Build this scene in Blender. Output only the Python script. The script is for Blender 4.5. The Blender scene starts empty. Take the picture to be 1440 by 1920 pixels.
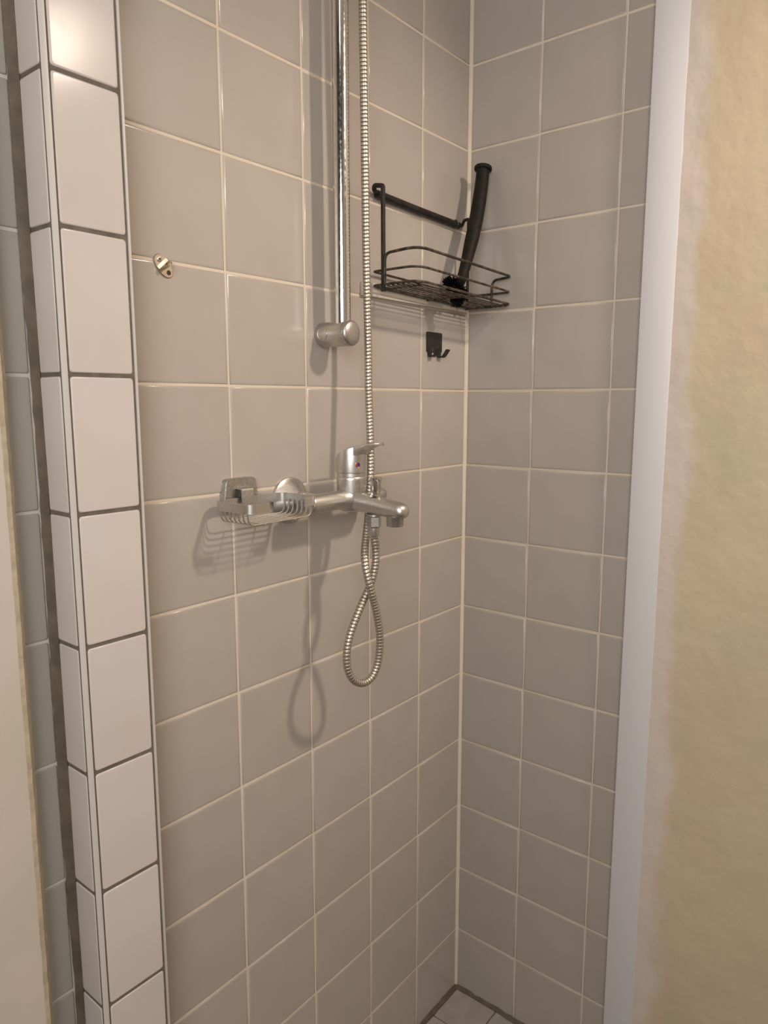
import bpy, bmesh, math, random
from mathutils import Vector, Matrix
random.seed(7)
C = bpy.context.scene.collection
S = bpy.context.scene

# ------------------------------------------------------------------ camera, light, exposure
Z = 1.945                                   # height of the tile joint used as survey datum
cam_d = bpy.data.cameras.new('camera')
cam = bpy.data.objects.new('camera', cam_d)
C.objects.link(cam)
RX = Vector((0.630266437, -0.776378913, -0.00004))
RY = Vector((0.116432841, 0.0944682129, 0.988695681))
RZ = Vector((-0.767598601, -0.623146484, 0.149936146))
M = Matrix(((RX.x, RY.x, RZ.x, -1.24557), (RX.y, RY.y, RZ.y, -0.799774), (RX.z, RY.z, RZ.z, -0.626379 + Z), (0, 0, 0, 1)))
cam.matrix_world = M
cam_d.sensor_fit = 'HORIZONTAL'
cam_d.sensor_width = 36.0
cam_d.lens = 1353.546 / 1440 * 36
cam_d.clip_start = 0.02
S.camera = cam

world = bpy.data.worlds.new('world')
S.world = world
world.use_nodes = True
world.node_tree.nodes['Background'].inputs[0].default_value = (0.55, 0.62, 0.75, 1)
world.node_tree.nodes['Background'].inputs[1].default_value = 0.05

def lamp(name, kind, loc, power, color, size):
    d = bpy.data.lights.new(name, kind)
    d.energy = power
    d.color = color
    if kind == 'AREA':
        d.shape = 'DISK'
        d.size = size
    else:
        d.shadow_soft_size = size
    o = bpy.data.objects.new(name, d)
    C.objects.link(o)
    o.location = loc
    return o
key = lamp('bathroom_lamp', 'SPOT', (-0.215, -1.22, 0.285 + Z), 50.0, (1.0, 0.825, 0.675), 0.05)
key.data.spot_size = math.radians(70)
key.data.spot_blend = 1.0
key.rotation_euler = (Vector((-0.33, 0.0, -0.82 + Z)) - key.location).to_track_quat('-Z', 'Y').to_euler()
fill = lamp('fill_light', 'AREA', (-1.85, -1.15, -0.30 + Z), 20.0, (1.0, 0.96, 0.925), 1.0)  # unseen broad fill, added at the left to lift the darker faces
fill.rotation_euler = (Vector((0.0, -0.45, 1.25)) - fill.location).to_track_quat('-Z', 'Y').to_euler()
spot = lamp('second_lamp', 'POINT', (-1.25, -0.75, 0.42 + Z), 1.9, (1.0, 0.92, 0.84), 0.05)

S.view_settings.view_transform = 'Standard'
S.view_settings.look = 'None'
S.view_settings.gamma = 1.0
S.view_settings.use_curve_mapping = False
S.view_settings.exposure = 0.0

# ------------------------------------------------------------------ materials
def mat(name, col, rough=0.5, metal=0.0, col2=None, nscale=8.0, bump=0.0, bscale=60.0, rough2=None, spec=0.5,
        rnd=0.0, lo=0.35, hi=0.65, detail=4.0, bdist=0.002, coat=0.0):
    m = bpy.data.materials.new(name)
    m.use_nodes = True
    nt = m.node_tree
    b = nt.nodes['Principled BSDF']
    b.inputs['Base Color'].default_value = (*col, 1)
    b.inputs['Roughness'].default_value = rough
    b.inputs['Metallic'].default_value = metal
    b.inputs['Specular IOR Level'].default_value = spec
    b.inputs['Coat Weight'].default_value = coat
    tc = nt.nodes.new('ShaderNodeTexCoord')
    src = None
    if col2 is not None or rough2 is not None:
        n = nt.nodes.new('ShaderNodeTexNoise')
        n.inputs['Scale'].default_value = nscale
        n.inputs['Detail'].default_value = detail
        nt.links.new(tc.outputs['Object'], n.inputs['Vector'])
        mr = nt.nodes.new('ShaderNodeMapRange')
        mr.inputs['From Min'].default_value = lo
        mr.inputs['From Max'].default_value = hi
        nt.links.new(n.outputs['Fac'], mr.inputs['Value'])
        if col2 is not None:
            mx = nt.nodes.new('ShaderNodeMix')
            mx.data_type = 'RGBA'
            mx.inputs[6].default_value = (*col, 1)
            mx.inputs[7].default_value = (*col2, 1)
            nt.links.new(mr.outputs[0], mx.inputs[0])
            src = mx.outputs[2]
        if rough2 is not None:
            m2 = nt.nodes.new('ShaderNodeMapRange')
            m2.inputs['To Min'].default_value = rough
            m2.inputs['To Max'].default_value = rough2
            nt.links.new(mr.outputs[0], m2.inputs['Value'])
            nt.links.new(m2.outputs[0], b.inputs['Roughness'])
    if rnd:
        oi = nt.nodes.new('ShaderNodeObjectInfo')
        hs = nt.nodes.new('ShaderNodeHueSaturation')
        r = nt.nodes.new('ShaderNodeMapRange')
        r.inputs['To Min'].default_value = 1 - rnd
        r.inputs['To Max'].default_value = 1 + rnd
        nt.links.new(oi.outputs['Random'], r.inputs['Value'])
        nt.links.new(r.outputs[0], hs.inputs['Value'])
        if src:
            nt.links.new(src, hs.inputs['Color'])
        else:
            hs.inputs['Color'].default_value = (*col, 1)
        src = hs.outputs['Color']
    if src:
        nt.links.new(src, b.inputs['Base Color'])
    if bump:
        n2 = nt.nodes.new('ShaderNodeTexNoise')
        n2.inputs['Scale'].default_value = bscale
        n2.inputs['Detail'].default_value = 3
        nt.links.new(tc.outputs['Object'], n2.inputs['Vector'])
        bp = nt.nodes.new('ShaderNodeBump')
        bp.inputs['Strength'].default_value = bump
        bp.inputs['Distance'].default_value = bdist
        nt.links.new(n2.outputs['Fac'], bp.inputs['Height'])
        nt.links.new(bp.outputs[0], b.inputs['Normal'])
    return m

T_GREY = mat('grey_glazed_tile', (0.435, 0.392, 0.35), 0.17, col2=(0.415, 0.372, 0.333), nscale=9, bump=0.08, bscale=9, rnd=0.02, rough2=0.23)
T_WHITE = mat('white_glazed_tile', (0.60, 0.555, 0.53), 0.12, col2=(0.58, 0.525, 0.49), nscale=7, bump=0.06, bscale=7, rnd=0.02, rough2=0.20, spec=0.2)
T_SAGE = mat('grey_green_tile', (0.34, 0.325, 0.285), 0.25, bump=0.06, bscale=7, rnd=0.02)
T_FLOOR = mat('floor_tile', (0.37, 0.34, 0.31), 0.5, col2=(0.32, 0.29, 0.26), nscale=30, bump=0.2, bscale=150, rnd=0.04)
GROUT = mat('cream_grout', (0.64, 0.55, 0.43), 0.85, col2=(0.67, 0.595, 0.50), nscale=14, bump=0.3, bscale=300)
GROUT_D = mat('dark_grout', (0.115, 0.095, 0.075), 0.85, col2=(0.16, 0.135, 0.105), nscale=60, bump=0.4, bscale=300)
GROUT_F = mat('floor_grout', (0.11, 0.09, 0.07), 0.8, col2=(0.2, 0.165, 0.13), nscale=50, bump=0.4, bscale=300)
GROUT_W = mat('pale_grout', (0.55, 0.53, 0.48), 0.8, bump=0.3, bscale=300)
SILICONE = mat('mouldy_dark_sealant', (0.085, 0.066, 0.046), 0.7, col2=(0.13, 0.10, 0.07), nscale=40, bump=0.3, bscale=120)
TRIM_W = mat('white_enamel_trim', (0.70, 0.69, 0.71), 0.4, bump=0.05, bscale=40)
PVC = mat('white_plastic_profile', (0.56, 0.535, 0.50), 0.35)
CHROME = mat('chrome', (0.72, 0.70, 0.68), 0.10, 1.0, col2=(0.60, 0.58, 0.55), nscale=180, rough2=0.22, lo=0.45, hi=0.75)
CHROME_D = mat('scaled_chrome', (0.66, 0.64, 0.61), 0.33, 1.0, col2=(0.56, 0.54, 0.51), nscale=420, rough2=0.46, bump=0.04, bscale=420, bdist=0.0003)
CHROME_P = mat('pitted_chrome', (0.58, 0.56, 0.53), 0.34, 1.0, col2=(0.34, 0.325, 0.305), nscale=520, rough2=0.55, bump=0.12, bscale=520, bdist=0.0005, lo=0.40, hi=0.66)
HOSE_M = mat('steel_hose', (0.66, 0.615, 0.54), 0.40, 1.0, col2=(0.55, 0.51, 0.44), nscale=90, rough2=0.52)
GRIME_SHADE = mat('hose_groove_grime_shade', (0.16, 0.135, 0.10), 0.6, 0.5)  # grime plus the shade between ribs, put into the groove colour
NICKEL = mat('aged_nickel', (0.56, 0.475, 0.37), 0.40, 1.0, col2=(0.46, 0.39, 0.30), nscale=120, rough2=0.5)
BLACK = mat('black_coated_steel', (0.012, 0.010, 0.009), 0.45, col2=(0.028, 0.022, 0.018), nscale=90, bump=0.2, bscale=200, bdist=0.0005, spec=0.3)
RUST = mat('rusty_black_wire', (0.018, 0.014, 0.011), 0.5, col2=(0.15, 0.10, 0.065), nscale=110, bump=0.4, bscale=300, lo=0.42, hi=0.75, bdist=0.0008)
B_PLASTIC = mat('black_plastic', (0.009, 0.0075, 0.006), 0.6, col2=(0.018, 0.0135, 0.010), nscale=60, bump=0.1, bscale=150, spec=0.2)
BRISTLE = mat('black_bristle', (0.006, 0.005, 0.0045), 0.7, spec=0.1)
HOOK_M = mat('black_stained_steel', (0.012, 0.011, 0.010), 0.5, col2=(0.10, 0.09, 0.078), nscale=130, lo=0.60, hi=0.75, bump=0.2, bscale=200, bdist=0.0005)
STRIP_M = mat('aged_white_plastic', (0.60, 0.55, 0.47), 0.35)
HOLE = mat('dark_recess', (0.03, 0.022, 0.016), 0.6)
RED = mat('red_print', (0.55, 0.03, 0.03), 0.3)
BLUE = mat('blue_print', (0.03, 0.05, 0.30), 0.3)
PINK = mat('pinkish_paint', (0.58, 0.51, 0.46), 0.55, col2=(0.53, 0.48, 0.40), nscale=5, bump=0.15, bscale=25)
CAULK = mat('yellowed_caulk', (0.52, 0.44, 0.32), 0.6, col2=(0.40, 0.34, 0.25), nscale=60, bump=0.5, bscale=120)
ROOM = mat('room_paint', (0.60, 0.54, 0.47), 0.7)

def plaster():
    m = mat('yellow_plaster', (0.50, 0.415, 0.28), 0.6, bump=0.55, bscale=22, bdist=0.005)
    nt = m.node_tree
    b = nt.nodes['Principled BSDF']
    tc = nt.nodes.new('ShaderNodeTexCoord')
    def noise(sc, lo, hi, det=3):
        n = nt.nodes.new('ShaderNodeTexNoise')
        n.inputs['Scale'].default_value = sc
        n.inputs['Detail'].default_value = det
        nt.links.new(tc.outputs['Object'], n.inputs['Vector'])
        r = nt.nodes.new('ShaderNodeMapRange')
        r.inputs['From Min'].default_value = lo
        r.inputs['From Max'].default_value = hi
        nt.links.new(n.outputs['Fac'], r.inputs['Value'])
        return n, r
    def mix(fac, a, bcol):
        x = nt.nodes.new('ShaderNodeMix')
        x.data_type = 'RGBA'
        nt.links.new(fac, x.inputs[0])
        if isinstance(a, tuple): x.inputs[6].default_value = (*a, 1)
        else: nt.links.new(a, x.inputs[6])
        x.inputs[7].default_value = (*bcol, 1)
        return x.outputs[2]
    _, r1 = noise(5, 0.35, 0.65)
    c = mix(r1.outputs[0], (0.625, 0.52, 0.36), (0.60, 0.475, 0.335))
    _, r2 = noise(9, 0.52, 0.70)
    c = mix(r2.outputs[0], c, (0.555, 0.495, 0.335))
    # ragged pale filler band beside the white trim
    sx = nt.nodes.new('ShaderNodeSeparateXYZ')
    nt.links.new(tc.outputs['Object'], sx.inputs[0])
    nn, _ = noise(7, 0, 1, 4)
    ad = nt.nodes.new('ShaderNodeMath'); ad.operation = 'MULTIPLY_ADD'
    nt.links.new(nn.outputs['Fac'], ad.inputs[0])
    ad.inputs[1].default_value = 0.10
    nt.links.new(sx.outputs['Y'], ad.inputs[2])
    mr = nt.nodes.new('ShaderNodeMapRange')
    mr.inputs['From Min'].default_value = -0.400
    mr.inputs['From Max'].default_value = -0.378
    nt.links.new(ad.outputs[0], mr.inputs['Value'])
    c = mix(mr.outputs[0], c, (0.66, 0.575, 0.50))
    nt.links.new(c, b.inputs['Base Color'])
    return m
PLASTER = plaster()

# ------------------------------------------------------------------ mesh helpers
class MB:
    def __init__(s): s.v = []; s.f = []; s.fm = []; s.cur = 0
    def add(s, vs, fs):
        o = len(s.v)
        s.v += [tuple(x) for x in vs]
        s.f += [tuple(i + o for i in f) for f in fs]
        s.fm += [s.cur] * len(fs)
    def box(s, lo, hi, bev=0.0):
        bm = bmesh.new()
        bmesh.ops.create_cube(bm, size=1)
        for v in bm.verts:
            v.co = Vector([(lo[i] + hi[i]) / 2 + v.co[i] * (hi[i] - lo[i]) for i in range(3)])
        if bev:
            bmesh.ops.bevel(bm, geom=bm.edges[:], offset=bev, segments=2, profile=0.5, affect='EDGES')
        bm.verts.index_update()
        s.add([v.co[:] for v in bm.verts], [[v.index for v in f.verts] for f in bm.faces])
        bm.free()
        return s
    def tube(s, pts, rad, n=8, closed=False, caps=True, flat=None, up=None):
        """round tube, or with flat=(w,t) a flat strap whose width runs along 'up'"""
        P = [Vector(p) for p in pts]
        N = len(P)
        R = rad if isinstance(rad, (list, tuple)) else [rad] * N
        T = []
        for i in range(N):
            a = P[(i - 1) % N] if (closed or i > 0) else P[i]
            b = P[(i + 1) % N] if (closed or i < N - 1) else P[i]
            T.append((b - a).normalized())
        u = Vector(up) if up else (Vector((0, 0, 1)) if abs(T[0].z) < 0.9 else Vector((1, 0, 0)))
        vs = []
        for i in range(N):
            if up: u = Vector(up)
            u = (u - T[i] * u.dot(T[i])).normalized()
            w = T[i].cross(u)
            for k in range(n):
                a = 2 * math.pi * (k + (0.5 if flat else 0)) / n
                if flat:
                    sg = [(1, 1), (-1, 1), (-1, -1), (1, -1)][k]
                    vs.append(P[i] + u * (flat[0] / 2 * sg[0]) + w * (flat[1] / 2 * sg[1]))
                else:
                    vs.append(P[i] + (u * math.cos(a) + w * math.sin(a)) * R[i])
        fs = []
        for i in range(N if closed else N - 1):
            j = (i + 1) % N
            for k in range(n):
                l = (k + 1) % n
                fs.append((i * n + k, i * n + l, j * n + l, j * n + k))
        if caps and not closed:
            fs.append(tuple(range(n - 1, -1, -1)))
            fs.append(tuple((N - 1) * n + k for k in range(n)))
        s.add(vs, fs)
        return s
    def strap(s, pts, w, t, up): return s.tube(pts, 0, 4, flat=(w, t), up=up)
    def lathe(s, prof, o, axis, n=28, ang=None):
        """prof: (radius, height along axis) list"""
        a = Vector(axis).normalized()
        u = Vector((0, 0, 1)) if abs(a.z) < 0.9 else Vector((1, 0, 0))
        u = (u - a * u.dot(a)).normalized()
        w = a.cross(u)
        o = Vector(o)
        vs = []
        for r, h in prof:
            for k in range(n):
                t = 2 * math.pi * k / n
                vs.append(o + a * h + (u * math.cos(t) + w * math.sin(t)) * r)
        fs = []
        for i in range(len(prof) - 1):
            for k in range(n):
                l = (k + 1) % n
                fs.append((i * n + k, i * n + l, (i + 1) * n + l, (i + 1) * n + k))
        fs.append(tuple(range(n - 1, -1, -1)))
        fs.append(tuple((len(prof) - 1) * n + k for k in range(n)))
        s.add(vs, fs)
        return s
    def loft(s, rings, caps=True):
        n = len(rings[0]); vs = [p for r in rings for p in r]; fs = []
        for i in range(len(rings) - 1):
            for k in range(n):
                l = (k + 1) % n
                fs.append((i * n + k, i * n + l, (i + 1) * n + l, (i + 1) * n + k))
        if caps:
            fs.append(tuple(range(n - 1, -1, -1)))
            fs.append(tuple((len(rings) - 1) * n + k for k in range(n)))
        s.add(vs, fs)
        return s
    def mesh(s, name, mats, smooth=35):
        me = bpy.data.meshes.new(name)
        me.from_pydata(s.v, [], s.f)
        for m in (mats if isinstance(mats, (list, tuple)) else [mats]): me.materials.append(m)
        for p, i in zip(me.polygons, s.fm): p.material_index = i
        bm = bmesh.new(); bm.from_mesh(me)
        bmesh.ops.recalc_face_normals(bm, faces=bm.faces[:])
        if smooth:
            for f in bm.faces: f.smooth = True
            for e in bm.edges:
                if len(e.link_faces) == 2 and e.calc_face_angle(0) > math.radians(smooth): e.smooth = False
        bm.to_mesh(me); bm.free()
        return me
    def build(s, name, mats, parent=None, smooth=35):
        o = bpy.data.objects.new(name, s.mesh(name, mats, smooth))
        C.objects.link(o)
        if parent: put(o, parent)
        return o
def put(o, parent):                     # parent that keeps the child where it is (parents are unrotated, unscaled)
    o.parent = parent
    base = parent.location if parent.type == 'EMPTY' else Vector((0, 0, 0))
    o.matrix_parent_inverse = Matrix.Translation(-base)
def thing(name, label, cat, loc):
    o = bpy.data.objects.new(name, None)
    o.empty_display_size = 0.03
    C.objects.link(o); o.location = loc
    o['label'] = label; o['category'] = cat
    return o
def tag(o, label, cat): o['label'] = label; o['category'] = cat; return o
def structure(o, label, cat): o['kind'] = 'structure'; o['label'] = label; o['category'] = cat; return o
def smooth_path(pts, step, closed=False):
    P = [Vector(p) for p in pts]; out = []; N = len(P)
    for i in range(N if closed else N - 1):
        if closed: a, b, c, d = P[(i - 1) % N], P[i], P[(i + 1) % N], P[(i + 2) % N]
        else: a, b, c, d = P[max(i - 1, 0)], P[i], P[i + 1], P[min(i + 2, N - 1)]
        k = max(1, int((c - b).length / step))
        for j in range(k):
            t = j / k
            out.append(0.5 * ((2 * b) + (c - a) * t + (2 * a - 5 * b + 4 * c - d) * t * t + (3 * b - a - 3 * c + d) * t ** 3))
    if not closed: out.append(P[-1])
    return out
def round_poly(pts, r, seg=5, closed=True):
    """polyline with rounded corners; r one value or one per corner"""
    P = [Vector(p) for p in pts]; N = len(P); out = []
    rr = r if isinstance(r, (list, tuple)) else [r] * N
    for i in range(N):
        if not closed and i in (0, N - 1): out.append(P[i]); continue
        p = P[i]; a = P[(i - 1) % N] - p; b = P[(i + 1) % N] - p
        if rr[i] <= 0: out.append(p); continue
        q = min(rr[i], a.length * 0.49, b.length * 0.49)
        s0 = p + a.normalized() * q; s1 = p + b.normalized() * q
        for k in range(seg + 1):
            t = k / seg
            out.append(s0 * (1 - t) ** 2 + p * 2 * t * (1 - t) + s1 * t * t)
    return out

# ------------------------------------------------------------------ tiles: one object each, meshes shared between alike sizes
TILE_MESH = {}
def tile_mesh(w, h, m, depth, bev, corner):
    key_ = (round(w, 4), round(h, 4), m.name, depth, bev, corner)
    if key_ in TILE_MESH: return TILE_MESH[key_]
    rings = []
    for ins, z in ((0, -depth), (0, -depth * 0.55), (bev * 0.10, -depth * 0.30), (bev * 0.32, -depth * 0.12), (bev * 0.62, -depth * 0.03), (bev, 0), (bev + 0.0006, 0)):
        x, y = w / 2 - ins, h / 2 - ins
        c = corner
        if c:
            pts = [(-x + c, -y), (x - c, -y), (x - c * .3, -y + c * .3), (x, -y + c), (x, y - c), (x - c * .3, y - c * .3), (x - c, y),
                   (-x + c, y), (-x + c * .3, y - c * .3), (-x, y - c), (-x, -y + c), (-x + c * .3, -y + c * .3)]
        else:
            pts = [(-x, -y), (x, -y), (x, y), (-x, y)]
        rings.append([(p[0], p[1], z) for p in pts])
    b = MB(); b.loft(rings)
    TILE_MESH[key_] = b.mesh('tile', m, 75)
    return TILE_MESH[key_]
def tile(center, normal, w, h, m, parent, depth=0.0034, bev=0.0042, corner=0.0, tilt=0.0022, name='tile'):
    """a slab facing 'normal' whose outer face centre is at center; w runs horizontally, h up (or along y on the floor)"""
    o = bpy.data.objects.new(name, tile_mesh(w, h, m, depth, bev, corner))
    C.objects.link(o)
    n = Vector(normal)
    up = Vector((0, 0, 1)) if abs(n.z) < 0.5 else Vector((0, 1, 0))
    side = up.cross(n)
    mm = Matrix((side, up, n)).transposed().to_4x4()
    j = Matrix.Rotation(random.gauss(0, tilt), 4, 'X') @ Matrix.Rotation(random.gauss(0, tilt), 4, 'Y')
    o.parent = parent
    off = Vector((0, 0, 0)) - parent.location
    o.matrix_parent_inverse = Matrix.Identity(4)
    mw = Matrix.Translation(Vector(center) + off) @ mm @ j
    o.location = mw.to_translation(); o.rotation_euler = mw.to_euler()
    return o

FLOOR_Z = 0.0
TOP = 2.60
# row joints of the shower tiling (heights), measured from the photograph
ROWS = [0, -.15117, -.30222, -.45307, -.60353, -.75186, -.90024, -1.04752, -1.19638, -1.34586, -1.49886, -1.64926, -1.8]
ROWS = [0.4534, 0.3023, 0.1512] + ROWS + [-1.9425]
ROWS = [r + Z for r in ROWS]
GAP = 0.0032

wall_back = structure(MB().box((-0.80, 0.0013, 0), (0.10, 0.12, TOP)).build('wall_back', GROUT), 'grey square tiled shower wall with cream joints carrying the mixer and rail', 'wall')
XA = [0.003, 0.15096, 0.2992, 0.44825, 0.59765, 0.7484]
for i in range(len(XA) - 1):
    for k in range(len(ROWS) - 1):
        x0, x1, z0, z1 = -XA[i + 1], -XA[i], ROWS[k + 1], ROWS[k]
        tile(((x0 + x1) / 2, 0, (z0 + z1) / 2), (0, -1, 0), x1 - x0 - 0.0029, z1 - z0 - GAP, T_GREY, wall_back)

wall_right = structure(MB().box((0.0013, -0.44, 0), (0.10, 0.0013, TOP)).build('wall_right', GROUT), 'grey square tiled shower wall at right, ending at the white trim', 'wall')
YB = [0.003, 0.14764, 0.29889, 0.3585]
for i in range(3):
    for k in range(len(ROWS) - 1):
        y0, y1, z0, z1 = -YB[i + 1], -YB[i], ROWS[k + 1], ROWS[k]
        tile((0, (y0 + y1) / 2, (z0 + z1) / 2), (-1, 0, 0), y1 - y0 - 0.0024, z1 - z0 - GAP, T_GREY, wall_right)
# cream sealant bead in the corner
bd = MB()
rg = []
for k in range(90):
    z = 0.004 + k * (TOP - 0.008) / 89
    a = 0.0040 + random.uniform(-.0004, .0004)
    rg.append([(-a, 0.001, z), (-a * .55, -a * .55, z), (0.001, -a, z), (0.002, 0.002, z)])
bd.loft(rg)
o = bd.build('sealant_bead', GROUT, wall_back)

# floor
floor = structure(MB().box((-1.95, -2.05, -0.10), (0.10, 0.10, -0.0022)).build('floor', GROUT_F), 'floor of small beige grey tiles with dark joints', 'floor')
xs = [-0.0045] + [-0.0987 - 0.1005 * k for k in range(8)]
ys = [-0.0065] + [-0.1077 - 0.1005 * k for k in range(4)]
for i in range(len(xs) - 1):
    for k in range(len(ys) - 1):
        tile(((xs[i] + xs[i + 1]) / 2, (ys[k] + ys[k + 1]) / 2, 0), (0, 0, 1), xs[i] - xs[i + 1] - 0.003, ys[k] - ys[k + 1] - 0.003, T_FLOOR, floor, bev=0.0012, corner=0.002)
# dirty sealant where floor meets walls
for nm, ax in (('floor_sealant', 0), ('floor_sealant', 1)):
    rg = []
    for k in range(60):
        t = -0.001 - k * 0.75 / 59
        a = 0.0075 + random.uniform(-.0018, .0018); h = 0.0065 + random.uniform(-.003, .0025)
        q = [(-0.0005, h), (-a * .45, h * .35), (-a, 0.0006), (0.001, -0.002)]
        rg.append([(t, p[0], p[1]) if ax == 0 else (p[0], t if t > -0.36 else -0.36, p[1]) for p in q])
    b = MB(); b.loft(rg); b.build(nm, SILICONE, floor)

# ------------------------------------------------------------------ white tiled pier at the left
PX0, PX1, PY = -0.8600, -0.7702, -0.050
pier = structure(MB().box((PX0 + 0.0018, PY + 0.0014, 0), (PX1 - 0.0028, 0.0, TOP)).build('wall_pier', GROUT_D), 'narrow projecting pier faced with white tiles and dark joints', 'pillar')
PR = [Z - 0.2945 + 0.1512 * 4 - 0.1512 * k for k in range(17)]
PR = [r for r in PR if r > 0.01 and r < TOP] + [0.004]
for k in range(len(PR) - 1):
    zc, h = (PR[k] + PR[k + 1]) / 2, PR[k] - PR[k + 1] - 0.0042
    tile((-0.81295, PY, zc), (0, -1, 0), 0.0747, h, T_WHITE, pier, corner=0.003, bev=0.0018, tilt=0.003)
    tile((PX0 + 0.0008, -0.0226, zc), (-1, 0, 0), 0.0432, h, T_WHITE, pier, corner=0.002, bev=0.0018, tilt=0.003)
    tile((PX1 - 0.0005, -0.0245, zc), (1, 0, 0), 0.0440, h, T_WHITE, pier, corner=0.002, bev=0.0018, tilt=0.003)
# corner profiles: quarter-round outer one and the thin inner one
pr = [(PX0 + 0.0026, PY + 0.0012), (PX0 + 0.0006, PY + 0.0011), (PX0 + 0.0004, PY + 0.0006), (PX0 + 0.0008, PY - 0.0003), (PX0 + 0.0024, PY - 0.0009),
      (PX0 + 0.0068, PY - 0.0008), (PX0 + 0.0072, PY + 0.0002), (PX0 + 0.0072, PY + 0.0020)]
b = MB(); b.loft([[(p[0], p[1], z) for p in pr] for z in (0.003, TOP - 0.002)])
b.build('corner_profile', PVC, pier)
b = MB(); b.box((PX1 - 0.0029, PY - 0.0006, 0.003), (PX1, PY + 0.004, TOP - 0.002), 0.0006)
b.build('edge_profile', PVC, pier)

# short tiled wall left of the pier
WL = 0.008
wall_left = structure(MB().box((-1.9, WL + 0.0016, 0), (PX0 + 0.004, WL + 0.05, TOP)).build('wall_left', GROUT_W), 'strip of grey green tiled wall in the recess left of the pier', 'wall')
for k in range(len(PR) - 1):
    zc, h = (PR[k] + PR[k + 1]) / 2, PR[k] - PR[k + 1] - 0.0036
    tile((-0.9408, WL, zc), (0, -1, 0), 0.1490, h, T_SAGE, wall_left, bev=0.0022, corner=0.002)
rg = []
for k in range(150):
    z = 0.003 + k * (TOP - 0.006) / 149
    a = 0.0068 + 0.0012 * math.sin(z * 9) + random.uniform(-.0009, .0009)
    c_ = 0.0065 + random.uniform(-.0008, .0008)
    rg.append([(PX0 + 0.0004 - a, WL - 0.0004, z), (PX0 - a * 0.45, WL - c_ * 0.5, z), (PX0 + 0.0008, WL - c_ - 0.0038, z), (PX0 + 0.003, WL - 0.006, z), (PX0 + 0.003, WL + 0.003, z)])
b = MB(); b.loft(rg); b.build('corner_sealant', SILICONE, wall_left)

# painted wall end at the far left with yellowed caulk along its edge
rg = []
def edge_x(z): return -0.9085 + 0.004 * (z / 2.0)
b = MB()
for z in (0.0, 0.6, 1.2, 1.8, TOP):
    x = edge_x(z)
    rg.append([(-1.9, -0.012, z), (x - 0.003, -0.012, z), (x, -0.009, z), (x, WL, z), (-1.9, WL, z)])
b.loft(rg)
wall_outer = structure(b.build('wall_outer_left', PINK), 'pinkish painted wall edge at the far left', 'wall')
rg = []
for k in range(170):
    z = 0.003 + k * (TOP - 0.006) / 169
    x = edge_x(z); r = random.uniform(-.0004, .0004)
    rg.append([(x - 0.0035 + r, -0.0122, z), (x + 0.002 + r, -0.0115 + r, z), (x + 0.0085 + r * 1.5, -0.001 + r, z), (x + 0.0135 + r * 2, WL - 0.0006, z), (x - 0.002, WL, z)])
b = MB(); b.loft(rg); b.build('caulk_bead', CAULK, wall_outer)

# ------------------------------------------------------------------ right: white trim and plaster wall
o = MB().box((-0.0165, -0.4045, 0.0), (0.02, -0.3502, TOP), 0.0012).build('trim_1', TRIM_W)
structure(o, 'white enamelled vertical trim between the tiles and the yellow wall', 'trim')
# lumpy plaster: real low relief
b = MB(); ny, nz = 40, 120; vs = []; fs = []
from mathutils import noise as mnoise
for i in range(ny + 1):
    for k in range(nz + 1):
        y = -0.4040 - 1.65 * (i / ny) ** 2.2; z = TOP * k / nz
        edge = min(1.0, (-0.4040 - y) / 0.02)
        x = -0.0158 - 0.0016 * mnoise.noise(Vector((y * 14, z * 9, 3))) * edge - 0.0007 * mnoise.noise(Vector((y * 60, z * 45, 9)))
        vs.append((x, y, z))
for i in range(ny):
    for k in range(nz):
        a = i * (nz + 1) + k
        fs.append((a, a + 1, a + nz + 2, a + nz + 1))
b.add(vs, fs); b.box((-0.006, -2.05, 0), (0.10, -0.4046, TOP))
structure(b.build('wall_front_right', PLASTER, None, 50), 'rough yellow beige plaster wall right of the white trim', 'wall')

# rest of the small room, out of frame
structure(MB().box((-1.95, -2.05, TOP), (0.10, 0.12, TOP + 0.08)).build('ceiling', ROOM), 'plain painted ceiling above the shower', 'ceiling')
structure(MB().box((-1.95, -2.05, 0), (0.10, -1.95, TOP)).build('wall_front', ROOM), 'plain painted wall behind the viewer', 'wall')
structure(MB().box((-2.10, -2.05, 0), (-1.95, 0.12, 0.9)).build('wall_side', ROOM), 'low painted side wall, open above', 'wall')

# ------------------------------------------------------------------ shower rail
RXr, RYr = -0.412, -0.042
rail = thing('shower_rail', 'vertical chrome shower rail on a round bracket above the mixer', 'shower rail', (RXr, 0, -0.5232 + Z))
MB().lathe([(0.0125, -0.5232 + Z), (0.0125, 0.33 + Z)], (RXr, RYr, 0), (0, 0, 1), 40).build('pole', CHROME, rail)
for zz in (-0.5232 + Z, 0.30 + Z):
    br = MB().lathe([(0.0182, 0.0), (0.0190, 0.002), (0.0190, 0.0505), (0.0184, 0.0515), (0.0184, 0.0522)], (RXr, 0, zz), (0, -1, 0), 44).build('bracket', CHROME_D, rail)
    MB().lathe([(0.0187, 0.0522), (0.0190, 0.0530), (0.0190, 0.0585), (0.0182, 0.0612), (0.016, 0.0632), (0.009, 0.0646), (0.002, 0.065)], (RXr, 0, zz), (0, -1, 0), 44).build('end_cap', CHROME_P, br)
    ring = [(RXr - math.sqrt(0.0190 ** 2 - (0.0095 * math.sin(t)) ** 2) - 0.0001, -0.017 + 0.0095 * math.cos(t), zz + 0.0095 * math.sin(t)) for t in [2 * math.pi * k / 32 for k in range(32)]]
    MB().tube(ring, 0.0006, 6, closed=True).build('screw_cover', CHROME_D, br)

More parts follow.
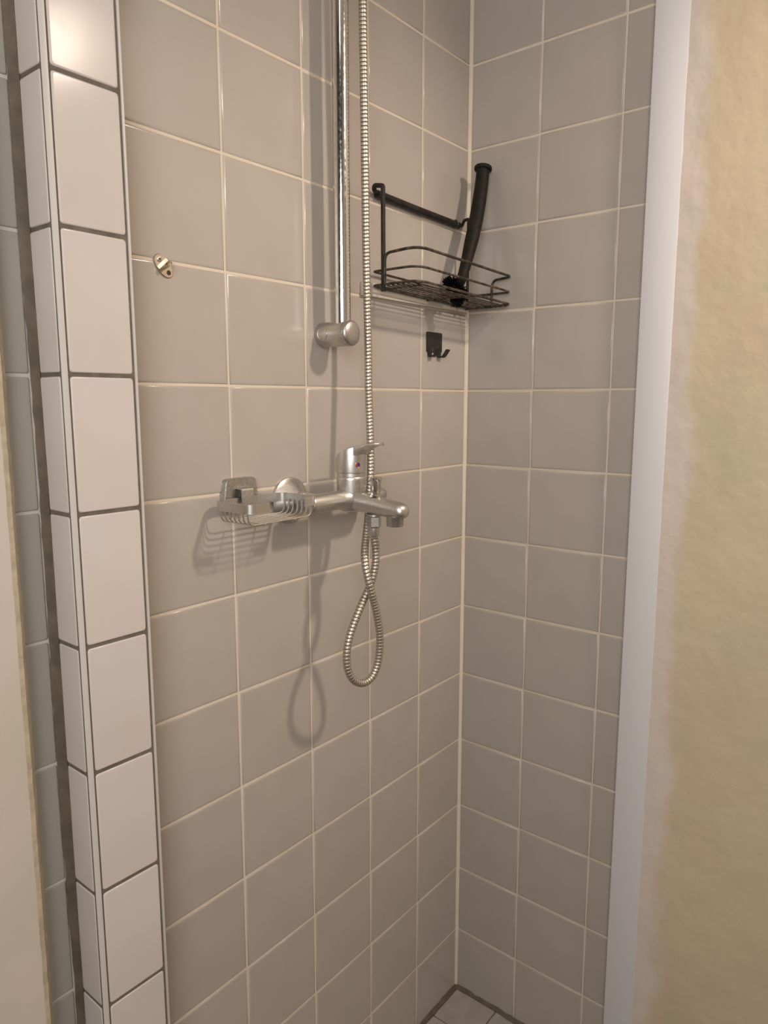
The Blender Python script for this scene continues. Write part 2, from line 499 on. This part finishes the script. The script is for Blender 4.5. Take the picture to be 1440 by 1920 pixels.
# ------------------------------------------------------------------ mixer
MX, MY, MZ = -0.415, -0.060, -0.7735 + Z
mix_ = thing('bath_mixer', 'wall mounted chrome mixer tap with single lever and short spout', 'tap', (MX, 0, MZ))
bd = MB()
bd.lathe([(0.004, -0.0950), (0.0120, -0.0945), (0.0138, -0.0930), (0.0143, -0.0905), (0.0143, 0.055), (0.0132, 0.066), (0.0112, 0.074), (0.006, 0.0785), (0.002, 0.079)], (MX, MY, MZ), (1, 0, 0), 36)
bd.lathe([(0.012, -0.0195), (0.0185, -0.017), (0.0205, -0.012), (0.0215, 0.004), (0.0220, 0.012), (0.0224, 0.030), (0.0224, 0.0345), (0.0216, 0.0352)], (MX, MY, MZ), (0, 0, 1), 44)
# fillets between barrel, arms and spout
for sx in (-1, 1):
    bd.lathe([(0.0190, 0.012), (0.0170, 0.017), (0.0152, 0.022), (0.0144, 0.028)], (MX, MY, MZ), (sx, 0, 0), 36)
bd.build('body', CHROME_D, mix_, 50)
MB().lathe([(0.0218, 0.0352), (0.0218, 0.0405), (0.0205, 0.041)], (MX, MY, MZ), (0, 0, 1), 40).build('collar', CHROME_D, mix_)
# spout
sp = MB(); rings = []
for y, zc, hw, hh in [(-0.058, -.7755, .0185, .0190), (-0.070, -.7757, .0168, .0172), (-0.082, -.7765, .0136, .0158), (-0.105, -.7795, .0124, .0152), (-0.130, -.7818, .0126, .0135), (-0.148, -.7830, .0140, .0128),
                     (-0.157, -.7838, .0136, .0118), (-0.163, -.7845, .0115, .0102), (-0.1665, -.7850, .0080, .0075), (-0.168, -.7852, .003, .003)]:
    r = []
    for k in range(28):
        a = 2 * math.pi * k / 28; ca, sa = math.cos(a), math.sin(a)
        e = 0.85
        r.append((MX + hw * math.copysign(abs(ca) ** e, ca), y, zc + Z + hh * math.copysign(abs(sa) ** e, sa)))
    rings.append(r)
sp.loft(rings); sp.build('spout', CHROME_D, mix_, 50)
MB().lathe([(0.0135, -.7915 + Z), (0.0135, -.7945 + Z), (0.0128, -.7955 + Z), (0.0128, -.8060 + Z), (0.0120, -.8078 + Z), (0.0095, -.8080 + Z), (0.009, -.8050 + Z)], (MX, -0.1465, 0), (0, 0, 1), 32).build('aerator', CHROME_P, mix_)
# lever
lv = MB(); rings = []
def lerp(tab, y):
    for (a, va), (b_, vb) in zip(tab, tab[1:]):
        if a >= y >= b_: return va + (vb - va) * (a - y) / (a - b_)
    return tab[-1][1] if y < tab[-1][0] else tab[0][1]
top_t = [(-0.036, -.7165), (-0.040, -.7125), (-0.047, -.7070), (-0.055, -.7020), (-0.070, -.6950), (-0.085, -.6897), (-0.100, -.6868), (-0.112, -.6862), (-0.1196, -.6858)]
bot_t = [(-0.055, -.7080), (-0.075, -.7070), (-0.083, -.7045), (-0.088, -.7010), (-0.095, -.6960), (-0.103, -.6922), (-0.112, -.6902), (-0.1196, -.6898)]
# round drum whose top follows the slope of the lever
def ring(r, zf): return [(MX + r * math.cos(2 * math.pi * k / 48), MY + r * math.sin(2 * math.pi * k / 48), zf(MY + r * math.sin(2 * math.pi * k / 48)) + Z) for k in range(48)]
lv.loft([ring(0.0215, lambda y: -.7328), ring(0.0236, lambda y: -.7322), ring(0.0238, lambda y: -.7300), ring(0.0238, lambda y: lerp(top_t, y) - 0.0030),
         ring(0.0233, lambda y: lerp(top_t, y) - 0.0010), ring(0.0218, lambda y: lerp(top_t, y)), ring(0.012, lambda y: lerp(top_t, y)), ring(0.001, lambda y: lerp(top_t, y))])
# blade
for y in [-0.055, -0.060, -0.066, -0.072, -0.078, -0.083, -0.088, -0.0915, -0.095, -0.099, -0.103, -0.108, -0.112, -0.116, -0.1185, -0.1196]:
    hw = 0.0175 - 0.0047 * min(1, max(0, (-0.066 - y) / 0.025))
    if y < -0.115: hw = 0.0128 * math.sqrt(max(0.06, 1 - ((-0.115 - y) / 0.0047) ** 2))
    zt, zb = lerp(top_t, y) + 0.0005 + Z, lerp(bot_t, y) + Z
    c_ = min(0.0016, (zt - zb) * 0.3)
    rings.append([(MX - hw * .92, y, zb), (MX + hw * .92, y, zb), (MX + hw, y, zb + c_), (MX + hw, y, zt - c_ * 1.5), (MX + hw * 0.93, y, zt - c_ * 0.45), (MX + hw * 0.6, y, zt), (MX - hw * 0.6, y, zt), (MX - hw * 0.93, y, zt - c_ * 0.45), (MX - hw, y, zt - c_ * 1.5), (MX - hw, y, zb + c_)])
lv.loft(rings)
lever = lv.build('lever', CHROME_D, mix_, 40)
n = Vector((-0.38, -0.925, 0)).normalized(); tng = Vector((-n.y, n.x, 0))
dc = Vector((MX, MY, -.7195 + Z)) + n * 0.0236
MB().lathe([(0.0044, 0), (0.0044, 0.0006), (0.0036, 0.0009)], dc, n, 24).build('temperature_mark_ring', CHROME, lever)
for nm, m_, s_ in (('red_mark', RED, -1), ('blue_mark', BLUE, 1)):
    vs = [dc + n * 0.0011]; 
    for k in range(13):
        a = math.pi * k / 12 - math.pi / 2
        vs.append(dc + n * 0.0011 + tng * (s_ * 0.0035 * math.cos(a)) + Vector((0, 0, 0.0035 * math.sin(a))))
    vs2 = [v - n * 0.0006 for v in vs]
    b = MB(); N_ = len(vs)
    b.add(vs + vs2, [tuple(range(N_)), tuple(range(2 * N_ - 1, N_ - 1, -1))] + [(i, (i + 1) % N_, N_ + (i + 1) % N_, N_ + i) for i in range(N_)])
    b.build(nm, m_, lever, 0)
# diverter knob
dv = MB(); rings = []
for r, z, fl in [(0.0092, -.7665, 0), (0.0092, -.7640, 0), (0.0075, -.7632, 0), (0.0075, -.7580, 0), (0.0082, -.7572, 1), (0.0084, -.7425, 1), (0.0088, -.7415, 0), (0.0100, -.7405, 0), (0.0100, -.7378, 0), (0.0088, -.7366, 0), (0.004, -.7362, 0)]:
    rings.append([(MX + (r - (0.0007 if fl and k % 4 in (0, 1) else 0)) * math.cos(2 * math.pi * k / 40), -0.109 + (r - (0.0007 if fl and k % 4 in (0, 1) else 0)) * math.sin(2 * math.pi * k / 40), z + Z) for k in range(40)])
dv.loft(rings); dv.build('diverter_knob', CHROME, mix_)
# wall unions
for sx in (-1, 1):
    x = MX + sx * 0.075
    MB().lathe([(0.0350, 0.0), (0.0354, 0.0016), (0.0350, 0.0036), (0.0335, 0.0046), (0.0300, 0.0072), (0.0162, 0.0245), (0.0152, 0.0256), (0.0130, 0.0258)], (x, 0, MZ), (0, -1, 0), 48).build('escutcheon', CHROME_D, mix_)
    MB().lathe([(0.0125, 0.020), (0.0125, 0.029), (0.0146, 0.030), (0.0146, 0.0365), (0.0136, 0.0370), (0.0136, 0.0385), (0.0146, 0.039), (0.0143, 0.050), (0.012, 0.056)] if sx < 0 else
               [(0.0110, 0.020), (0.0110, 0.045), (0.010, 0.052)], (x, 0, MZ), (0, -1, 0), 6 * 6).build('union_nut', CHROME, mix_)

# ------------------------------------------------------------------ hose
HP = [(-0.4150, -0.1055, 1.1190), (-0.4129, -0.106, 1.1080), (-0.4108, -0.106, 1.0950), (-0.4118, -0.106, 1.0729), (-0.4158, -0.104, 1.0532), (-0.4212, -0.102, 1.0388), (-0.4327, -0.101, 1.0225), (-0.4502, -0.101, 0.9988), (-0.4663, -0.101, 0.9719),
      (-0.4738, -0.101, 0.9439), (-0.4705, -0.101, 0.9177), (-0.4573, -0.101, 0.8984), (-0.4374, -0.101, 0.8879), (-0.4180, -0.102, 0.8909), (-0.4059, -0.104, 0.9080), (-0.4029, -0.107, 0.9368), (-0.4078, -0.110, 0.9691),
      (-0.4204, -0.113, 1.0068), (-0.4316, -0.115, 1.0330), (-0.4370, -0.1133, 1.0536), (-0.4360, -0.1063, 1.0768), (-0.4265, -0.0970, 1.0955), (-0.4090, -0.0855, 1.1160), (-0.3965, -0.0785, 1.1415),
      (-0.3925, -0.0785, 1.1765), (-0.3880, -0.0770, 1.2185), (-0.3835, -0.0725, 1.2620), (-0.3795, -0.0660, 1.3380), (-0.3770, -0.0630, 1.4110), (-0.3790, -0.0620, 1.5220), (-0.3815, -0.0617, 1.6742), (-0.3850, -0.0617, 1.8898), (-0.389, -0.063, 2.09), (-0.392, -0.072, 2.25)]
hose_t = thing('shower_hose', 'ribbed steel shower hose looping below the mixer and rising beside the rail', 'hose', (-0.4374, -0.101, 0.8879))
P = smooth_path(HP, 0.0009)
# even spacing, then a ribbed radius
Q = [P[0]]; acc = 0.0; stp = 0.00054
for a, b_ in zip(P, P[1:]):
    d = (b_ - a).length
    while acc + d >= stp and d > 0:
        t = (stp - acc) / d; a = a + (b_ - a) * t; Q.append(a); d = (b_ - a).length; acc = 0.0
    acc += d
prof = [0.0047, 0.00572, 0.00594, 0.00600, 0.00602, 0.00602, 0.00602, 0.00600, 0.00594, 0.00572]
hm = MB().tube(Q, [prof[i % 10] for i in range(len(Q))], 14)
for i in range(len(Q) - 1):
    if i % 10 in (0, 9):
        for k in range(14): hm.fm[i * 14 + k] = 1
ht = hm.build('ribbed_tube', [HOSE_M, GRIME_SHADE], hose_t, 0)
for p in ht.data.polygons: p.use_smooth = True
b = MB().lathe([(0.0110, -.7935 + Z), (0.0110, -.7965 + Z)], (MX, -0.1055, 0), (0, 0, 1), 24)
rings = []
for r, z in ((0.0100, -.7968), (0.0112, -.7980), (0.0112, -.8120), (0.0100, -.8142)):
    rings.append([(MX + r * math.cos(math.pi / 3 * k + 0.35), -0.1055 + r * math.sin(math.pi / 3 * k + 0.35), z + Z) for k in range(6)])
b.loft(rings); b.build('hex_nut', CHROME_D, hose_t, 20)
MB().lathe([(0.0085, -.8135 + Z), (0.0085, -.8150 + Z), (0.0078, -.8270 + Z), (0.0072, -.8285 + Z)], (MX, -0.1055, 0), (0, 0, 1), 24).build('ferrule', CHROME_D, hose_t)

# ------------------------------------------------------------------ soap dish
dish = thing('soap_dish', 'empty chrome wire soap dish fixed to the wall left of the mixer', 'soap dish', (-0.589, 0, -0.748 + Z))
rings = []
for y, s_ in ((0, 1.0), (-0.0065, 0.98), (-0.0085, 0.93)):
    cx, cz = -0.5885, -0.7485 + Z
    hw_t, hw_b, hh = 0.0275 * s_, 0.0325 * s_, 0.0175 * s_ 
    poly = round_poly([(cx - hw_b, y, cz - hh), (cx + hw_b, y, cz - hh), (cx + hw_t, y, cz + hh), (cx - hw_t, y, cz + hh)], 0.007, 4)
    rings.append(poly)
MB().loft(rings).build('wall_plate', CHROME_P, dish)
DX0, DX1, DYb, DYf, DZt, DZb = -0.640, -0.5165, -0.0135, -0.0850, -0.7575 + Z, -0.7700 + Z
band = MB()
path = round_poly([(-0.606, DYf, 0), (DX0, DYf, 0), (DX0, DYb, 0), (DX1, DYb, 0), (DX1, DYf, 0), (-0.540, DYf, 0)], [0, 0.013, 0.014, 0.014, 0.013, 0], 6, closed=False)
zc = (DZt + DZb) / 2
band.strap([(p.x, p.y, zc) for p in path], 0.0125, 0.0028, (0, 0, 1))
band.build('rim_band', CHROME_D, dish, 40)
MB().strap(round_poly([(-0.588, -0.007, -.7440 + Z), (-0.588, -0.020, -.7450 + Z), (-0.588, -0.0215, -.7660 + Z)], [0, 0.003, 0], 3, closed=False), 0.020, 0.0028, (1, 0, 0)).build('bracket_tab', CHROME_P, dish, 30)
for k in range(7):
    y = DYb - 0.008 - k * (abs(DYf - DYb) - 0.016) / 6
    dz = -0.786 + Z
    p = round_poly([(DX0 + 0.0028, y, DZb + 0.004), (DX0 + 0.0045, y, dz), (DX1 - 0.0045, y, dz), (DX1 - 0.0028, y, DZb + 0.004)], [0, 0.010, 0.010, 0], 5, closed=False)
    MB().tube(p, 0.00115, 8).build('wire', CHROME_D, dish)
for x in (-0.608, -0.552):
    MB().tube([(x, DYb - 0.006, -0.7872 + Z), (x, DYf + 0.006, -0.7872 + Z)], 0.00115, 8).build('cross_wire', CHROME_D, dish)

# ------------------------------------------------------------------ small eye plate (left)
eye = thing('wall_eye', 'small nickel oval eye plate screwed to the tiles near the white pier', 'wall eye', (-0.6955, 0, -0.4590 + Z))
U = Vector((0.66, 0, -0.751)).normalized(); V = Vector((0.751, 0, 0.66)).normalized(); W = Vector((0, -1, 0)); O = Vector((-0.6955, 0, -0.4590 + Z))
def ell(a, b_, h, n=32): return [O + U * (a * math.cos(2 * math.pi * k / n)) + V * (b_ * math.sin(2 * math.pi * k / n)) + W * h for k in range(n)]
MB().loft([ell(.0160, .0098, 0), ell(.0162, .0100, .0012), ell(.0154, .0093, .0022)]).build('plate', NICKEL, eye)
b = MB(); rings = []
for k in range(25):
    a = math.pi * k / 24
    c0 = O + W * 0.0030
    do = V * (math.cos(a) * 0.0094) + W * (math.sin(a) * 0.0120)
    di = V * (math.cos(a) * 0.0036) + W * (math.sin(a) * 0.0058 + 0.0016)
    rings.append([c0 + do - U * 0.0013, c0 + do + U * 0.0013, c0 + di + U * 0.0013, c0 + di - U * 0.0013])
b.loft(rings)
b.loft([[O + U * q + V * v_ + W * h for v_, h in ((-.0094, .0015), (.0094, .0015), (.0094, .0046), (-.0094, .0046))] for q in (-.0013, .0013)])
# sloping web between the plate and the foot of the tab
b.loft([[O + U * q + V * v_ + W * h for q, h in ((-.0062, .0019), (-.0010, .0019), (-.0010, .0036))] for v_ in (-.0088, .0088)])
b.build('ring_tab', NICKEL, eye, 25)
sc = MB().lathe([(0.0036, 0.0018), (0.0036, 0.0026), (0.0029, 0.0033), (0.001, 0.0036)], O - U * 0.0096, W, 24).build('screw', CHROME_D, eye)
b = MB()
for ax in (U, V):
    oth = V if ax is U else U
    c0 = O - U * 0.0096
    b.loft([[c0 + ax * a_ * 0.0021 + oth * q * 0.0005 + W * h for a_, q in ((-1, -1), (1, -1), (1, 1), (-1, 1))] for h in (0.0026, 0.0038)])
b.build('cross_slot', HOLE, sc, 0)
MB().lathe([(0.0031, 0.0018), (0.0031, 0.0023)], O + U * 0.0100, W, 20).build('screw_hole', HOLE, eye)

# ------------------------------------------------------------------ black double hook
hook = thing('adhesive_hook', 'black steel double hook stuck to the tile beneath the wire basket', 'hook', (-0.113, 0, -0.515 + Z))
poly = round_poly([(-0.1372, 0, -.5335 + Z), (-0.0886, 0, -.5335 + Z), (-0.0886, 0, -.4970 + Z), (-0.1372, 0, -.4970 + Z)], 0.003, 4)
MB().loft([[(p.x, 0, p.z) for p in poly], [(p.x, -0.0022, p.z) for p in poly]]).build('plate', HOOK_M, hook, 30)
for x in (-0.1275, -0.0975):
    pth = round_poly([(x, -0.0014, -.529 + Z), (x, -0.0016, -.5420 + Z), (x, -0.0120, -.5420 + Z), (x, -0.0225, -.5285 + Z)], [0, 0.004, 0.004, 0], 4, closed=False)
    MB().strap(pth, 0.0120, 0.0018, (1, 0, 0)).build('prong', HOOK_M, hook, 30)

# ------------------------------------------------------------------ white batten behind the basket
b = MB().box((-0.3225, -0.0065, -.4530 + Z), (-0.0075, 0.0, -.4312 + Z), 0.0012)
tag(b.build('plastic_batten', STRIP_M), 'off-white plastic batten stuck to the tiles behind the wire basket', 'batten')

# ------------------------------------------------------------------ wire basket
caddy = thing('shower_caddy', 'rusty black wire corner basket hanging from a bar on the tiles', 'shower basket', (-0.155, 0, -.440 + Z))
def tz(x, z): return z + Z - 0.026 * (x + 0.155)
def tp(x, y, z): return (x, y, tz(x, z))
# bar against the wall and the bent ends
MB().tube(smooth_path([(-0.2885, -0.0075, -.2895 + Z), (-0.17, -0.0075, -.2930 + Z), (-0.046, -0.0075, -.2955 + Z)], 0.03), 0.0062, 12).build('hanging_bar', BLACK, caddy)
lft = round_poly([(-0.279, -0.0080, -.2900 + Z), (-0.297, -0.0090, -.2865 + Z), (-0.3005, -0.0125, -.2800 + Z), (-0.3000, -0.0300, -.2835 + Z), (-0.3000, -0.0310, -.4470 + Z)], [0, .004, .004, .003, 0], 4, closed=False)
MB().tube(lft, 0.0038, 10).build('upright', BLACK, caddy)
rgt = round_poly([(-0.050, -0.0080, -.2955 + Z), (-0.0395, -0.0110, -.2960 + Z), (-0.0440, -0.0190, -.2875 + Z), (-0.0480, -0.0310, -.2880 + Z), (-0.0480, -0.0315, -.4440 + Z)], [0, .004, .004, .003, 0], 4, closed=False)
MB().tube(rgt, 0.0030, 10).build('upright', BLACK, caddy)
BX0, BX1, BY0, BY1 = -0.300, -0.0075, -0.0095, -0.1010
def loop(z, r): return round_poly([tp(BX0, BY0, z), tp(BX1, BY0, z), tp(BX1, BY1, z), tp(BX0, BY1, z)], r, 6)
MB().tube(loop(-.4400, [.006, .006, .012, .028]), 0.0022, 8, closed=True).build('bottom_rim', RUST, caddy)
MB().tube(loop(-.4175, [.006, .006, .012, .028]), 0.0020, 8, closed=True).build('middle_rail', RUST, caddy)
tr = round_poly([tp(BX0, -0.034, -.441), tp(BX0, -0.034, -.3915), tp(BX0, BY1, -.3885), tp(BX1, BY1, -.3895), tp(BX1, -0.060, -.3930), tp(BX1, -0.060, -.441)], [0, .012, .028, .010, .012, 0], 6, closed=False)
MB().tube(tr, 0.0024, 8).build('top_rail', RUST, caddy)
for k in range(8):
    y = BY0 - 0.010 - k * (abs(BY1 - BY0) - 0.020) / 7
    MB().tube([tp(BX0 - 0.001 + (0.010 if k == 7 else 0), y, -.4427), tp(BX1 - 0.001, y, -.4427)], 0.0013, 8).build('floor_wire', RUST, caddy)
for x in (-0.285, -0.155, -0.028):
    MB().tube([tp(x, BY0 - 0.004, -.4450), tp(x, BY1 + 0.004, -.4450)], 0.0013, 8).build('cross_wire', RUST, caddy)

MB().tube([(-0.0585 + 0.0012 * math.sin(2 * t), -0.0078 + 0.0071 * math.cos(t), -.2950 + Z + 0.0071 * math.sin(t)) for t in [2 * math.pi * k / 20 for k in range(20)]], 0.0009, 6, closed=True).build('wire_ring', RUST, caddy)

# ------------------------------------------------------------------ brush standing in the basket
brush = thing('scrub_brush', 'black long handled round brush leaning in the basket corner', 'brush', (-0.135, -0.057, -.435 + Z))
hp = smooth_path([(-0.0215, -0.044, 1.7495), (-0.0290, -0.045, 1.7120), (-0.0468, -0.047, 1.6557), (-0.0700, -0.050, 1.6042), (-0.0981, -0.053, 1.5483), (-0.1180, -0.055, 1.5220)], 0.004)
N_ = len(hp); rd = []
for i in range(N_):
    t = i / (N_ - 1)
    r = 0.0118 + 0.0012 * math.sin(min(t, 0.75) / 0.75 * math.pi) - 0.0035 * max(0, t - 0.6) / 0.4
    if t < 0.045: r = 0.0118 + 0.0034 * (1 - t / 0.045) ** 1.6
    rd.append(r)
b = MB().tube(hp, rd, 20)
d0 = (hp[0] - hp[1]).normalized()
b.lathe([(0.0150, -0.0035), (0.0163, -0.0020), (0.0166, 0.0015), (0.0156, 0.0034), (0.0105, 0.0040), (0.0095, 0.0024), (0.004, 0.0022)], hp[0], d0, 24)
b.build('handle', B_PLASTIC, brush)
hc = Vector((-0.1225, -0.0560, -.4215 + Z))
b = MB().lathe([(0.002, -0.0165), (0.0085, -0.014), (0.0105, -0.004), (0.0095, 0.006), (0.004, 0.010)], hc, (hp[-2] - hp[-1]).normalized() * -1, 16)
b.build('brush_head', BRISTLE, brush)
b = MB()
ax = (hp[-1] - hp[-2]).normalized()
ux = ax.cross(Vector((0, 1, 0))).normalized(); vx = ax.cross(ux)
for i in range(560):
    h = -0.015 + 0.029 * ((i * 0.61803) % 1.0)
    t = i * 2.39996
    tip = max(0.0, h) / 0.014
    d = (ux * math.cos(t) + vx * math.sin(t)) * (1 - 0.75 * tip * random.random()) + ax * (0.15 + 0.9 * tip * random.random())
    d = (d.normalized() + Vector((random.uniform(-.12, .12), random.uniform(-.12, .12), random.uniform(-.12, .12)))).normalized()
    L = 0.0255 + random.uniform(-0.0035, 0.003)
    c0 = hc + ax * h
    if i % 3 == 0:                       # end tuft
        d = (ax + (ux * math.cos(t) + vx * math.sin(t)) * random.uniform(0, 1.1)).normalized()
        c0 = hc; L = 0.0265 + random.uniform(-0.003, 0.002)
    b.tube([c0 + d * 0.006, c0 + d * L], [0.0013, 0.0011], 4)
o = b.build('bristles', BRISTLE, brush, 0); o['kind'] = 'stuff'
